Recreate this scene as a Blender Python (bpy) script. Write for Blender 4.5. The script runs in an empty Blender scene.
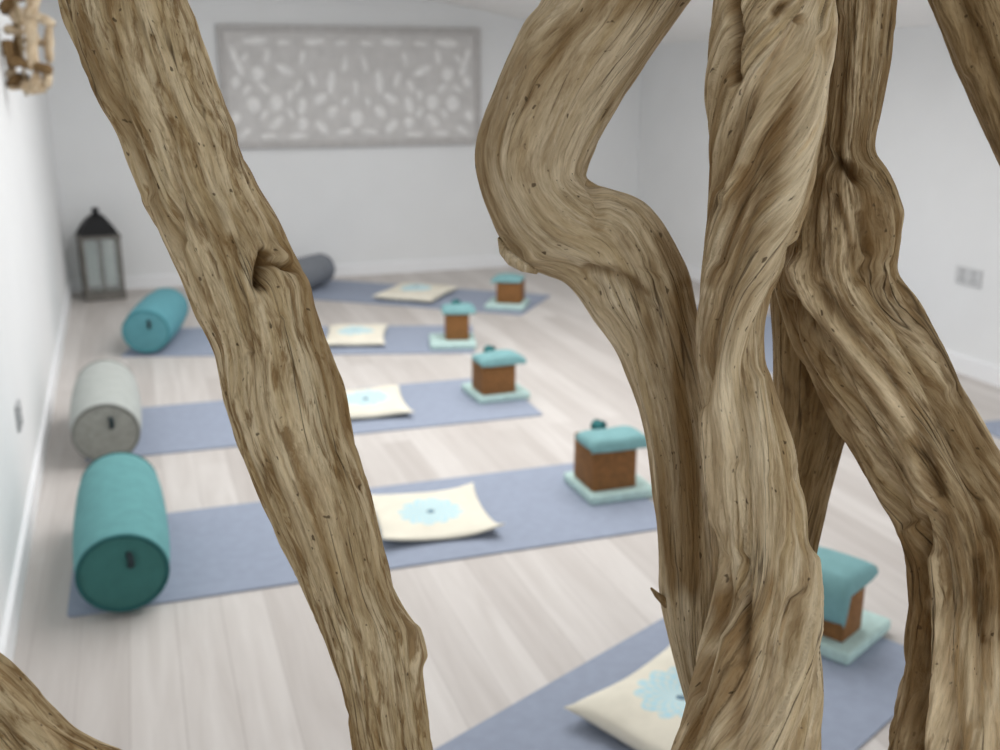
import bpy, bmesh, math, random
import numpy as np
from mathutils import Vector, Matrix

random.seed(7)
COL = bpy.context.scene.collection
PI = math.pi

# ---------------------------------------------------------------- camera geometry (1000 x 750 frame)
F, CX, CY, H = 1037.0, 500.0, 375.0, 1.38
def _u(v): return v / np.linalg.norm(v)
_vd = _u(np.array([125 - CX, 80 - CY, F])); _vx = _u(np.array([3600 - CX, 80 - CY, F]))
_X = _vx; _Y = _u(_vd - _X * np.dot(_vd, _X)); _Z = np.cross(_X, _Y)
if _Z[1] > 0: _Z = -_Z
R = np.array([_X, _Y, _Z])
CAM = np.array([0, 0, H])
def ray(px, py): return R @ np.array([px - CX, py - CY, F])
def ground(px, py, z=0.0):
    d = ray(px, py); return CAM + d * ((z - H) / d[2])
def at_y(px, py, y):
    d = ray(px, py); return CAM + d * (y / d[1])
def at_depth(px, py, dep): return CAM + ray(px, py) / F * dep

# ---------------------------------------------------------------- helpers
def link(name, mesh, mat=None, parent=None, smooth=True):
    o = bpy.data.objects.new(name, mesh); COL.objects.link(o)
    if mat: mesh.materials.append(mat)
    if smooth: mesh.polygons.foreach_set('use_smooth', [True] * len(mesh.polygons))
    if parent: o.parent = parent
    return o
def from_bm(name, bm, mat=None, parent=None, smooth=False):
    bmesh.ops.recalc_face_normals(bm, faces=bm.faces)
    me = bpy.data.meshes.new(name); bm.to_mesh(me); bm.free()
    return link(name, me, mat, parent, smooth)
def tag(o, label=None, cat=None, group=None, kind=None):
    if label: o['label'] = label
    if cat: o['category'] = cat
    if group: o['group'] = group
    if kind: o['kind'] = kind
    return o
def empty(name, loc, rz, label, cat, group=None):
    o = bpy.data.objects.new(name, None); COL.objects.link(o)
    o.location = loc; o.rotation_euler = (0, 0, rz); o.empty_display_size = .05
    return tag(o, label, cat, group)
def add_box(bm, c, s, bevel=0.0, seg=2, rot=None):
    m = Matrix.Translation(Vector(c)) @ (rot.to_4x4() if rot else Matrix.Identity(4)) @ Matrix.Diagonal((s[0], s[1], s[2], 1))
    r = bmesh.ops.create_cube(bm, size=1.0, matrix=m)
    if bevel > 0:
        ed = list({e for v in r['verts'] for e in v.link_edges})
        bmesh.ops.bevel(bm, geom=ed, offset=bevel, segments=seg, affect='EDGES', profile=.5)
def add_lathe(bm, prof, n=32, mat=None):
    """prof: list of (r, z)"""
    rings = []
    for r, z in prof:
        if r < 1e-6: rings.append([bm.verts.new((0, 0, z))])
        else: rings.append([bm.verts.new((r * math.cos(2 * PI * k / n), r * math.sin(2 * PI * k / n), z)) for k in range(n)])
    for a, b in zip(rings, rings[1:]):
        for k in range(n):
            k2 = (k + 1) % n
            if len(a) == 1 and len(b) == 1: continue
            if len(a) == 1: bm.faces.new((a[0], b[k], b[k2]))
            elif len(b) == 1: bm.faces.new((a[k], a[k2], b[0]))
            else: bm.faces.new((a[k], a[k2], b[k2], b[k]))
    if mat is not None: bmesh.ops.transform(bm, matrix=mat, verts=[v for rr in rings for v in rr])
def add_tube(bm, pts, rad, n=12):
    pts = [Vector(p) for p in pts]
    rad = rad if isinstance(rad, (list, tuple)) else [rad] * len(pts)
    rings = []; ref = Vector((0.13, 0.27, 0.95))
    for i, p in enumerate(pts):
        t = (pts[min(i + 1, len(pts) - 1)] - pts[max(i - 1, 0)]).normalized()
        if abs(t.dot(ref)) > .95: ref = Vector((1, .1, 0))
        a = t.cross(ref).normalized(); b = t.cross(a)
        rings.append([bm.verts.new(p + (a * math.cos(2 * PI * k / n) + b * math.sin(2 * PI * k / n)) * rad[i]) for k in range(n)])
    for A, B in zip(rings, rings[1:]):
        for k in range(n): bm.faces.new((A[k], A[(k + 1) % n], B[(k + 1) % n], B[k]))
    bm.faces.new(rings[0]); bm.faces.new(rings[-1][::-1])

# ---------------------------------------------------------------- materials
def new_mat(name):
    m = bpy.data.materials.new(name); m.use_nodes = True
    nt = m.node_tree; b = nt.nodes['Principled BSDF']
    return m, nt, b
def N(nt, t, **kw):
    n = nt.nodes.new(t)
    for k, v in kw.items(): setattr(n, k, v)
    return n
def ramp(nt, fac, stops):
    r = N(nt, 'ShaderNodeValToRGB'); e = r.color_ramp.elements
    while len(e) < len(stops): e.new(.5)
    for i, (p, c) in enumerate(stops):
        e[i].position = p; e[i].color = (*c, 1)
    nt.links.new(fac, r.inputs['Fac']); return r.outputs['Color']
def mixc(nt, fac, a, b, mode='MIX'):
    m = N(nt, 'ShaderNodeMix', data_type='RGBA', blend_type=mode)
    for s, v in ((m.inputs[0], fac), (m.inputs[6], a), (m.inputs[7], b)):
        if hasattr(v, 'is_linked'): nt.links.new(v, s)
        else: s.default_value = v if isinstance(v, float) else (*v, 1)
    return m.outputs[2]
def math_(nt, op, a, b=0.0, clamp=False):
    m = N(nt, 'ShaderNodeMath', operation=op, use_clamp=clamp)
    for s, v in ((m.inputs[0], a), (m.inputs[1], b)):
        if hasattr(v, 'is_linked'): nt.links.new(v, s)
        else: s.default_value = v
    return m.outputs[0]
def noise(nt, vec, scale, detail=3.0, rough=.55, dist=0.0):
    n = N(nt, 'ShaderNodeTexNoise'); n.inputs['Scale'].default_value = scale
    n.inputs['Detail'].default_value = detail; n.inputs['Roughness'].default_value = rough; n.inputs['Distortion'].default_value = dist
    if vec is not None: nt.links.new(vec, n.inputs['Vector'])
    return n.outputs['Fac']
def bump(nt, b, h, strength, dist):
    n = N(nt, 'ShaderNodeBump'); n.inputs['Strength'].default_value = strength; n.inputs['Distance'].default_value = dist
    nt.links.new(h, n.inputs['Height']); nt.links.new(n.outputs[0], b.inputs['Normal'])
def cloth(name, col, var=.12, scale=60, rough=.9, bs=.25):
    m, nt, b = new_mat(name)
    tc = N(nt, 'ShaderNodeTexCoord').outputs['Object']
    f = noise(nt, tc, scale, 4)
    lo = tuple(c * (1 - var) for c in col); hi = tuple(min(1, c * (1 + var)) for c in col)
    nt.links.new(ramp(nt, f, [(.3, lo), (.7, hi)]), b.inputs['Base Color'])
    b.inputs['Roughness'].default_value = rough
    b.inputs['Specular IOR Level'].default_value = .2
    bump(nt, b, noise(nt, tc, scale * 6, 2), bs, .002)
    return m
def plain(name, col, rough=.5, metallic=0.0, var=.05, scale=8):
    m, nt, b = new_mat(name)
    tc = N(nt, 'ShaderNodeTexCoord').outputs['Object']
    f = noise(nt, tc, scale, 3)
    nt.links.new(ramp(nt, f, [(.3, tuple(c * (1 - var) for c in col)), (.7, tuple(min(1, c * (1 + var)) for c in col))]), b.inputs['Base Color'])
    b.inputs['Roughness'].default_value = rough; b.inputs['Metallic'].default_value = metallic
    return m

M_wall = plain('wall_paint', (.815, .825, .832), .8, 0, .015, 3)
M_ceil = plain('ceiling_paint', (.90, .89, .87), .85, 0, .01, 3)
M_trim = plain('trim_paint', (.88, .89, .91), .45, 0, .01, 5)

def floor_mat():
    m, nt, b = new_mat('whitewashed_planks')
    tc = N(nt, 'ShaderNodeTexCoord').outputs['Object']
    sp = N(nt, 'ShaderNodeSeparateXYZ'); nt.links.new(tc, sp.inputs[0])
    cb = N(nt, 'ShaderNodeCombineXYZ'); nt.links.new(sp.outputs[1], cb.inputs[0]); nt.links.new(sp.outputs[0], cb.inputs[1])
    br = N(nt, 'ShaderNodeTexBrick'); nt.links.new(cb.outputs[0], br.inputs['Vector'])
    br.offset = .37; br.inputs['Scale'].default_value = 1.0
    br.inputs['Brick Width'].default_value = 1.9; br.inputs['Row Height'].default_value = .118
    br.inputs['Mortar Size'].default_value = .0016; br.inputs['Mortar Smooth'].default_value = .3; br.inputs['Bias'].default_value = 0
    br.inputs['Color1'].default_value = (.64, .61, .585, 1); br.inputs['Color2'].default_value = (.52, .485, .46, 1)
    br.inputs['Mortar'].default_value = (.48, .445, .425, 1)
    mp = N(nt, 'ShaderNodeMapping'); nt.links.new(tc, mp.inputs['Vector']); mp.inputs['Scale'].default_value = (22, 1.6, 1)
    g = noise(nt, mp.outputs[0], 1.0, 5, .6, .6)
    grain = ramp(nt, g, [(.25, (.86, .84, .83)), (.75, (1.06, 1.06, 1.06))])
    nt.links.new(mixc(nt, 1.0, br.outputs['Color'], grain, 'MULTIPLY'), b.inputs['Base Color'])
    b.inputs['Roughness'].default_value = .5
    b.inputs['Specular IOR Level'].default_value = .35
    bump(nt, b, g, .08, .002)
    return m
M_floor = floor_mat()

def wood_mat(name, pale, mid, brown, stain_bias=.5, dark=(.07, .04, .018), fissure=.55):
    """weathered driftwood; the grain follows the branch through the mesh attribute 'grain'"""
    m, nt, b = new_mat(name)
    at = N(nt, 'ShaderNodeAttribute', attribute_name='grain').outputs['Vector']
    def stretched(sx, sz):
        mp = N(nt, 'ShaderNodeMapping'); nt.links.new(at, mp.inputs['Vector']); mp.inputs['Scale'].default_value = (sx, sx, sz); return mp.outputs[0]
    streak = noise(nt, stretched(75, 5), 1.0, 4, .6, .25)
    fleck = noise(nt, stretched(150, 26), 1.0, 4, .62, .6)
    fine = noise(nt, stretched(420, 45), 1.0, 4, .65, .3)
    patch = noise(nt, stretched(18, 6), 1.0, 4, .55, .3)
    c = ramp(nt, streak, [(.36, mid), (.50, tuple((a + d) / 2 for a, d in zip(pale, mid))), (.60, pale)])
    pf = ramp(nt, patch, [(stain_bias - .09, (0, 0, 0)), (stain_bias + .13, (.9, .9, .9))])
    c = mixc(nt, pf, c, ramp(nt, streak, [(.36, brown), (.66, mid)]))
    ff = ramp(nt, fleck, [(.39, (fissure,) * 3), (.52, (0, 0, 0))])
    c = mixc(nt, ff, c, brown)
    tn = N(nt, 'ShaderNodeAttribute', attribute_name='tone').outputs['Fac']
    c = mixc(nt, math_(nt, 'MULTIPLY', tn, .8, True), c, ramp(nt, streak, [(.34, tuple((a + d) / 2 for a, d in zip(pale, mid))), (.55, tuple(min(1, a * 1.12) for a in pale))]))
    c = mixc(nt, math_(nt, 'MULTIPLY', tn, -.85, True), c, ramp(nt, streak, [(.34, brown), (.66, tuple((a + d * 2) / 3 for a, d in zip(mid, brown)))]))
    c = mixc(nt, 1.0, c, ramp(nt, fine, [(.30, (.74, .70, .64)), (.5, (1, 1, 1)), (.72, (1.14, 1.13, 1.11))]), 'MULTIPLY')
    # thin dark checks running with the grain, where a second noise lets them
    ck = noise(nt, stretched(64, 3.2), 1.0, 2, .5, .2)
    line = ramp(nt, math_(nt, 'ABSOLUTE', math_(nt, 'SUBTRACT', ck, .5)), [(.0, (1, 1, 1)), (.016, (0, 0, 0))])
    gate = ramp(nt, noise(nt, stretched(26, 7), 1.0, 2), [(.50, (0, 0, 0)), (.60, (.75, .75, .75))])
    cr = math_(nt, 'MULTIPLY', line, gate)
    c = mixc(nt, cr, c, dark)
    pore = noise(nt, stretched(230, 120), 1.0, 1)
    pm = ramp(nt, pore, [(.71, (0, 0, 0)), (.77, (.8, .8, .8))])
    c = mixc(nt, pm, c, dark)
    nt.links.new(c, b.inputs['Base Color'])
    b.inputs['Roughness'].default_value = .85; b.inputs['Specular IOR Level'].default_value = .2
    h = math_(nt, 'ADD', math_(nt, 'MULTIPLY', fine, .5), math_(nt, 'ADD', streak, math_(nt, 'MULTIPLY', fleck, .9)))
    h = math_(nt, 'SUBTRACT', h, math_(nt, 'MULTIPLY', cr, .5))
    bump(nt, b, h, .75, .006)
    return m

# ---------------------------------------------------------------- noise on the mesh
_rng = np.random.RandomState(3)
_perm = np.concatenate([_rng.permutation(256)] * 3)
_grad = _rng.normal(size=(256, 3)); _grad /= np.linalg.norm(_grad, axis=1)[:, None]
def perlin(p):
    i = np.floor(p).astype(int); f = p - i; i &= 255
    w = f * f * f * (f * (f * 6 - 15) + 10)
    out = 0
    for dx in (0, 1):
        for dy in (0, 1):
            for dz in (0, 1):
                h = _perm[_perm[_perm[(i[:, 0] + dx) & 255] + ((i[:, 1] + dy) & 255)] + ((i[:, 2] + dz) & 255)]
                g = _grad[h]; d = f - np.array([dx, dy, dz])
                wt = (w[:, 0] if dx else 1 - w[:, 0]) * (w[:, 1] if dy else 1 - w[:, 1]) * (w[:, 2] if dz else 1 - w[:, 2])
                out = out + wt * np.sum(g * d, axis=1)
    return out * 1.6

def catmull(P, t):
    """P: (n,k) control values, t in [0,n-1]"""
    n = len(P); i = np.clip(np.floor(t).astype(int), 0, n - 2); f = (t - i)[:, None]
    p0 = P[np.clip(i - 1, 0, n - 1)]; p1 = P[i]; p2 = P[i + 1]; p3 = P[np.clip(i + 2, 0, n - 1)]
    return .5 * (2 * p1 + (p2 - p0) * f + (2 * p0 - 5 * p1 + 4 * p2 - p3) * f ** 2 + (3 * p1 - p0 - 3 * p2 + p3) * f ** 3)

def driftwood(name, stations, mat, label, twist=0.0, amps=(.0022, .0014, .0007), crack=.002, lump=.05,
              feats=(), seed=0.0, nth=240, step=.0013, flat=1.0, wand=.22, strand=None, fk=1.5, tones=()):
    """stations: (xl, yl, xr, yr, depth) - the two sides of the limb, in order along it.
    Builds one closed, fully round limb with grooves, lumps, holes and ridges as real relief."""
    S = []
    for xl, yl, xr, yr, d in stations:
        a = at_depth(xl, yl, d); b = at_depth(xr, yr, d)
        S.append(np.concatenate([(a + b) / 2, (b - a) / 2]))
    S = np.array(S)
    seg = np.linalg.norm(np.diff(S[:, :3], axis=0), axis=1)
    ts = []
    for i, l in enumerate(seg):
        # finer where the picture shows the limb, coarser beyond it
        vis = -130 < stations[i][1] < 880
        k = max(2, int(l / (step if vis else step * 6))); ts += list(i + np.arange(k) / k)
    ts.append(len(S) - 1.0); ts = np.array(ts)
    Q = catmull(S, ts)
    C, U = Q[:, :3], Q[:, 3:]
    rad = np.linalg.norm(U, axis=1); U = U / rad[:, None]; rad = rad * .97
    V = C - CAM; V /= np.linalg.norm(V, axis=1)[:, None]
    V = V - U * np.sum(U * V, axis=1)[:, None]; V /= np.linalg.norm(V, axis=1)[:, None]
    s = np.concatenate([[0], np.cumsum(np.linalg.norm(np.diff(C, axis=0), axis=1))])
    nr = len(C); th = np.arange(nth) * 2 * PI / nth
    TH = np.broadcast_to(th, (nr, nth)); SS = np.broadcast_to(s[:, None], (nr, nth))
    ct, st = np.cos(TH), np.sin(TH)
    # grain coordinates: wander and twist round the limb
    lo = np.stack([ct * 1.2 + seed, st * 1.2, SS * 4.5], -1).reshape(-1, 3)
    wander = perlin(lo).reshape(nr, nth)
    if isinstance(twist, (int, float)): tw = twist * s
    else:
        pyc = ((C - CAM) @ R); pyc = pyc[:, 1] / pyc[:, 2] * F + CY
        rate = np.interp(pyc, [q[0] for q in twist], [q[1] for q in twist])
        tw = np.concatenate([[0], np.cumsum(np.diff(s) * (rate[1:] + rate[:-1]) / 2)])
    TW = TH + tw[:, None] + wand * wander
    r0 = np.median(rad)
    G = np.stack([np.cos(TW) * r0 + seed, np.sin(TW) * r0 + seed * .37, SS + seed], -1).reshape(-1, 3)
    g = lambda a, b: perlin(G * np.array([a, a, b]))
    disp = amps[0] * g(38, 5) + amps[1] * g(95, 11) + amps[2] * g(210, 30)
    n1 = g(70, 6.5); n2 = g(48, 9)
    disp -= crack * np.clip(1 - np.abs(n1) / .15, 0, 1) ** 1.5 * np.clip(.4 + 1.6 * n2, 0, 1)
    n3 = g(120, 9)
    disp -= crack * .6 * np.clip(1 - np.abs(n3) / .22, 0, 1) ** 1.4
    if strand:
        ph = TW * strand[0] / 2 + .9 * perlin(np.stack([np.cos(TW) * .9 + seed, np.sin(TW) * .9, SS * 5], -1).reshape(-1, 3)).reshape(nr, nth)
        disp += (strand[1] * ((np.cos(ph) ** 2 + .03) ** .27 - .74)).reshape(-1)
    lumps = perlin(np.stack([ct + seed * 2, st, SS * 16], -1).reshape(-1, 3))
    RR = np.repeat(rad, nth)
    disp = disp * np.clip(RR / .035, .35, 1.3) + lumps * lump * RR
    Dir = ct[..., None] * U[:, None, :] + st[..., None] * V[:, None, :] * flat
    P = (C[:, None, :] + Dir * rad[:, None, None]).reshape(-1, 3)
    # shaped details, laid on the near side of the limb
    cam = (P - CAM) @ R
    px = cam[:, 0] / cam[:, 2] * F + CX; py = cam[:, 1] / cam[:, 2] * F + CY
    front = np.clip(-st.reshape(-1) * 6 + .6, 0, 1)
    def dist2(poly):
        d2 = np.full(len(P), 1e9); pts = np.array(poly, float)
        if len(pts) == 1: d2 = (px - pts[0, 0]) ** 2 + (py - pts[0, 1]) ** 2
        for a, b in zip(pts, pts[1:]):
            ab = b - a; t = np.clip(((px - a[0]) * ab[0] + (py - a[1]) * ab[1]) / (ab @ ab), 0, 1)
            d2 = np.minimum(d2, (px - a[0] - t * ab[0]) ** 2 + (py - a[1] - t * ab[1]) ** 2)
        return d2
    wob = 1 + .35 * n2
    for poly, width, amp in feats:
        disp = disp + fk * amp * np.exp(-dist2(poly) / (2 * (width * wob) ** 2)) * front
    # weathered pale and bark-brown wood in grain streaks, plus shade painted brown in hollows
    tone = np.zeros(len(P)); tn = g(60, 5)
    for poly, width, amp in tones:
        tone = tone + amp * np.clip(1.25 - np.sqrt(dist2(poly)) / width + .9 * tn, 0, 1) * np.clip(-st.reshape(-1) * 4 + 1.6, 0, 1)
    dn = Dir.reshape(-1, 3); dn = dn / np.linalg.norm(dn, axis=1)[:, None]
    P = P + dn * disp[:, None]
    # faces
    idx = np.arange(nr * nth).reshape(nr, nth); nx = np.roll(idx, -1, axis=1)
    quads = np.stack([idx[:-1], nx[:-1], nx[1:], idx[1:]], -1).reshape(-1, 4)
    # end caps: a shrunken ring then a centre point
    verts = [P]; faces = quads.tolist(); grain = [G]; tone = np.concatenate([tone, [0, 0]])
    base = nr * nth
    for ring, flip in ((0, True), (nr - 1, False)):
        cpt = P[ring * nth:(ring + 1) * nth].mean(0)
        verts.append(cpt[None]); grain.append(G[ring * nth][None])
        for k in range(nth):
            a, b2 = ring * nth + k, ring * nth + (k + 1) % nth
            faces.append([base, b2, a] if flip else [base, a, b2])
        base += 1
    P = np.concatenate(verts); G = np.concatenate(grain)
    me = bpy.data.meshes.new(name); me.from_pydata(P.tolist(), [], faces)
    at = me.attributes.new('grain', 'FLOAT_VECTOR', 'POINT'); at.data.foreach_set('vector', G.astype(np.float32).ravel())
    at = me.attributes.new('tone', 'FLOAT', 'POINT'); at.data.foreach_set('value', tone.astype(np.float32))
    bm = bmesh.new(); bm.from_mesh(me); bmesh.ops.recalc_face_normals(bm, faces=bm.faces); bm.to_mesh(me); bm.free()
    o = link(name, me, mat)
    return tag(o, label, 'driftwood branch', 'driftwood limbs in front of the mats')

M_wood = wood_mat('driftwood_tan', (.76, .63, .42), (.51, .375, .195), (.24, .14, .052), .545, fissure=.8)
M_wood_smooth = wood_mat('driftwood_smooth', (.75, .63, .445), (.54, .41, .235), (.22, .128, .048), .56, fissure=.32)
M_wood_twist = wood_mat('driftwood_twisted', (.82, .685, .475), (.55, .41, .225), (.255, .145, .055), .54, fissure=.4)
M_wood_furrow = wood_mat('driftwood_furrowed', (.74, .595, .39), (.45, .325, .17), (.21, .12, .045), .50, fissure=.65)
M_wood_brown = wood_mat('driftwood_brown', (.46, .34, .19), (.31, .21, .10), (.17, .10, .037), .48, fissure=.6)

# ---------------------------------------------------------------- driftwood limbs
def dep(st, d): return [(*q, d) if len(q) == 4 else q for q in st]
A = [(-70, -330, 90, -375, .90), (20, -140, 150, -165, .89), (48, -60, 173, -90, .88), (62, 0, 184, -12), (72, 30, 196, 22), (85, 62, 209, 58), (103, 104, 224, 98), (124, 145, 239, 134), (143, 192, 258, 184),
     (164, 238, 283, 226), (182, 276, 300, 262), (200, 316, 315, 298), (217, 352, 326, 336), (223, 400, 343, 382), (236, 440, 353, 426), (252, 481, 366, 468),
     (272, 522, 379, 512), (290, 560, 388, 556), (308, 600, 399, 597), (322, 634, 414, 624), (333, 665, 421, 656), (344, 702, 426, 692), (352, 745, 433, 738), (361, 790, 443, 782), (382, 860, 464, 850), (430, 1080, 520, 1070), (470, 1400, 570, 1390), (480, 1826, 590, 1822)]
driftwood('driftwood_branch', dep(A, .87), M_wood, 'long grey tan driftwood limb leaning diagonally with a dark knot hole', twist=1.5, seed=1.3, lump=.02,
          feats=[([(257, 284), (261, 268), (266, 254)], 3.6, -.013), ([(266, 264), (274, 262)], 3.0, -.008), ([(280, 266), (291, 269)], 2.6, -.009), ([(279, 256)], 6, .005), ([(283, 284)], 14, .005), ([(245, 250), (250, 300), (262, 350)], 7, .004),
                 ([(256, 300), (262, 276)], 4, -.006), ([(248, 352)], 2.5, -.006), ([(270, 320), (285, 320)], 3, .003),
                 ([(170, 120), (178, 180), (180, 240)], 4, -.004), ([(205, 110), (220, 170), (228, 230)], 4, .003), ([(108, 30), (120, 110), (150, 190)], 5, -.004),
                 ([(415, 630), (419, 655)], 6, .004)], tones=[([(120, 30), (150, 120), (185, 220), (235, 320), (270, 440), (330, 600)], 9, .6), ([(170, 60), (215, 170), (228, 230)], 6, .7), ([(300, 420), (345, 560), (395, 700)], 10, .5), ([(80, 20), (120, 110), (165, 215), (205, 300)], 6, -.7), ([(258, 284), (262, 266), (268, 254)], 4, -1.5), ([(268, 262), (292, 269)], 3, -1.3), ([(272, 235), (285, 255)], 8, -.5), ([(350, 520), (400, 640)], 5, -.4)], amps=(.0026, .0021, .0012), crack=.0030)  # strongest brown tones paint the shade inside the knot hole

B = [(655, -240, 785, -165, .91), (580, -90, 713, -30, .905), (559, -40, 686, 10), (541, 0, 662, 45), (523, 24, 642, 75), (507, 57, 621, 105), (491, 97, 603, 135), (479, 130, 592, 158), (475, 160, 587, 172), (480, 191, 586, 176),
     (489, 216, 590, 180), (502, 242, 598, 184), (523, 265, 612, 189), (546, 275, 630, 195), (564, 283, 645, 203), (578, 298, 660, 219), (591, 316, 676, 245), (604, 337, 690, 275),
     (617, 358, 697, 305), (630, 388, 706, 345), (640, 418, 714, 390), (648, 455, 722, 445), (653, 500, 726, 500), (658, 550, 728, 560), (659, 585, 727, 600), (664, 618, 723, 635), (671, 645, 718, 665, .905), (680, 680, 718, 705, .895), (693, 725, 720, 740, .885)]
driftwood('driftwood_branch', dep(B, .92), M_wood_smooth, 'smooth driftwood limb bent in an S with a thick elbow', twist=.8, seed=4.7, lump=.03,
          feats=[([(500, 238), (512, 250), (525, 263)], 3, -.010), ([(588, 268), (615, 272), (640, 288), (652, 300)], 4, -.007), ([(530, 258), (570, 252), (610, 262)], 6, .004),
                 ([(592, 182), (600, 200), (598, 225)], 4, -.005), ([(625, 240), (640, 262), (660, 270)], 4, -.004), ([(610, 300), (640, 320)], 8, .004),
                 ([(660, 290), (668, 380), (680, 480)], 6, -.004), ([(640, 360), (660, 450), (672, 560)], 5, .003), ([(556, 172), (535, 60)], 8, .002)],
          amps=(.0018, .0012, .0008), crack=.0016, tones=[([(640, 30), (606, 78), (575, 130), (560, 175)], 16, .8), ([(520, 60), (490, 130), (487, 180)], 9, -.6), ([(680, 300), (680, 380), (680, 480), (682, 580)], 20, -1.2), ([(645, 320), (655, 380)], 9, -.6), ([(660, 240), (684, 280)], 9, -.8), ([(585, 268), (625, 276), (650, 292)], 5, -.8), ([(600, 300), (625, 345)], 9, .4)])  # lower flank: brown wood with the trunk's shadow painted in; elbow crease darkened too

Cc = [(730, -420, 860, -425, .85), (722, -160, 845, -162, .845), (717, -60, 838, -62), (714, 0, 834, 0), (710, 50, 829, 48), (707, 88, 825, 84), (709, 130, 823, 122), (713, 168, 817, 162), (709, 200, 806, 206), (705, 240, 791, 244), (703, 270, 783, 272), (700, 297, 771, 298),
      (697, 328, 765, 332), (697, 360, 764, 364), (701, 388, 771, 390), (706, 418, 781, 418), (711, 450, 791, 450), (714, 477, 797, 477), (717, 502, 803, 502), (720, 540, 808, 542), (720, 575, 811, 583), (715, 606, 813, 610),
      (706, 632, 815, 635), (697, 662, 818, 668), (688, 704, 819, 708), (672, 750, 819, 752), (655, 800, 825, 800), (640, 940, 832, 940), (625, 1300, 842, 1300), (610, 1815, 860, 1815)]
driftwood('driftwood_branch', dep(Cc, .84), M_wood_twist, 'thick twisted driftwood trunk of intertwined strands with two small holes near its top', twist=[(-100, 12), (200, 12), (320, 6), (520, 3), (600, 5), (760, 6), (900, 3)], seed=9.1, lump=.015, strand=(7, .0040), wand=.13,
          feats=[([(733, -60), (734, 76)], 3.2, -.018), ([(733, 82)], 2.5, -.009), ([(776, 12), (783, 8)], 4.5, -.013), ([(803, 19)], 3, -.012),
                 ([(795, 25), (765, 75), (742, 125), (722, 185)], 4.5, -.006), ([(818, 40), (790, 100), (765, 140), (738, 210), (718, 260)], 5, -.006), ([(810, 30), (775, 95), (752, 135), (728, 195)], 6, .005),
                 ([(806, 60), (800, 130), (788, 200), (770, 250), (738, 330), (717, 420), (714, 520)], 11, .007), ([(768, 180), (748, 235), (716, 310), (704, 400)], 5, -.008), ([(790, 250), (762, 310), (742, 370), (736, 460)], 5, -.005),
                 ([(755, 380), (762, 460), (785, 540)], 8, .004), ([(741, 560), (746, 615), (742, 660)], 4, -.008), ([(720, 560), (722, 600), (708, 650), (698, 690)], 5, -.007), ([(770, 480), (778, 560), (770, 650)], 5, -.004),
                 ([(812, 560), (808, 630), (785, 690), (765, 750)], 8, .006), ([(795, 600), (785, 660), (755, 720), (740, 780)], 5, -.006), ([(730, 640), (722, 700), (715, 760)], 8, .005)],
          amps=(.0030, .0022, .0010), crack=.0034, tones=[([(815, 20), (805, 110), (790, 190), (768, 255), (738, 330), (718, 420), (716, 520)], 12, .95), ([(790, 40), (755, 120), (730, 180)], 8, .5), ([(745, 420), (760, 500), (780, 560)], 18, .5), ([(812, 560), (808, 640), (785, 700), (765, 760)], 9, .8), ([(733, -40), (733, 80)], 5, -1.2), ([(745, 170), (732, 225), (712, 280)], 8, -.9), ([(700, 300), (698, 360)], 6, -.5), ([(735, 600), (745, 680), (735, 760)], 16, -.8), ([(700, 660), (690, 720)], 9, -.7), ([(716, 560), (712, 640)], 5, -.9)])  # brown tones along slit and crease paint their shade; lower middle is bark

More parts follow.
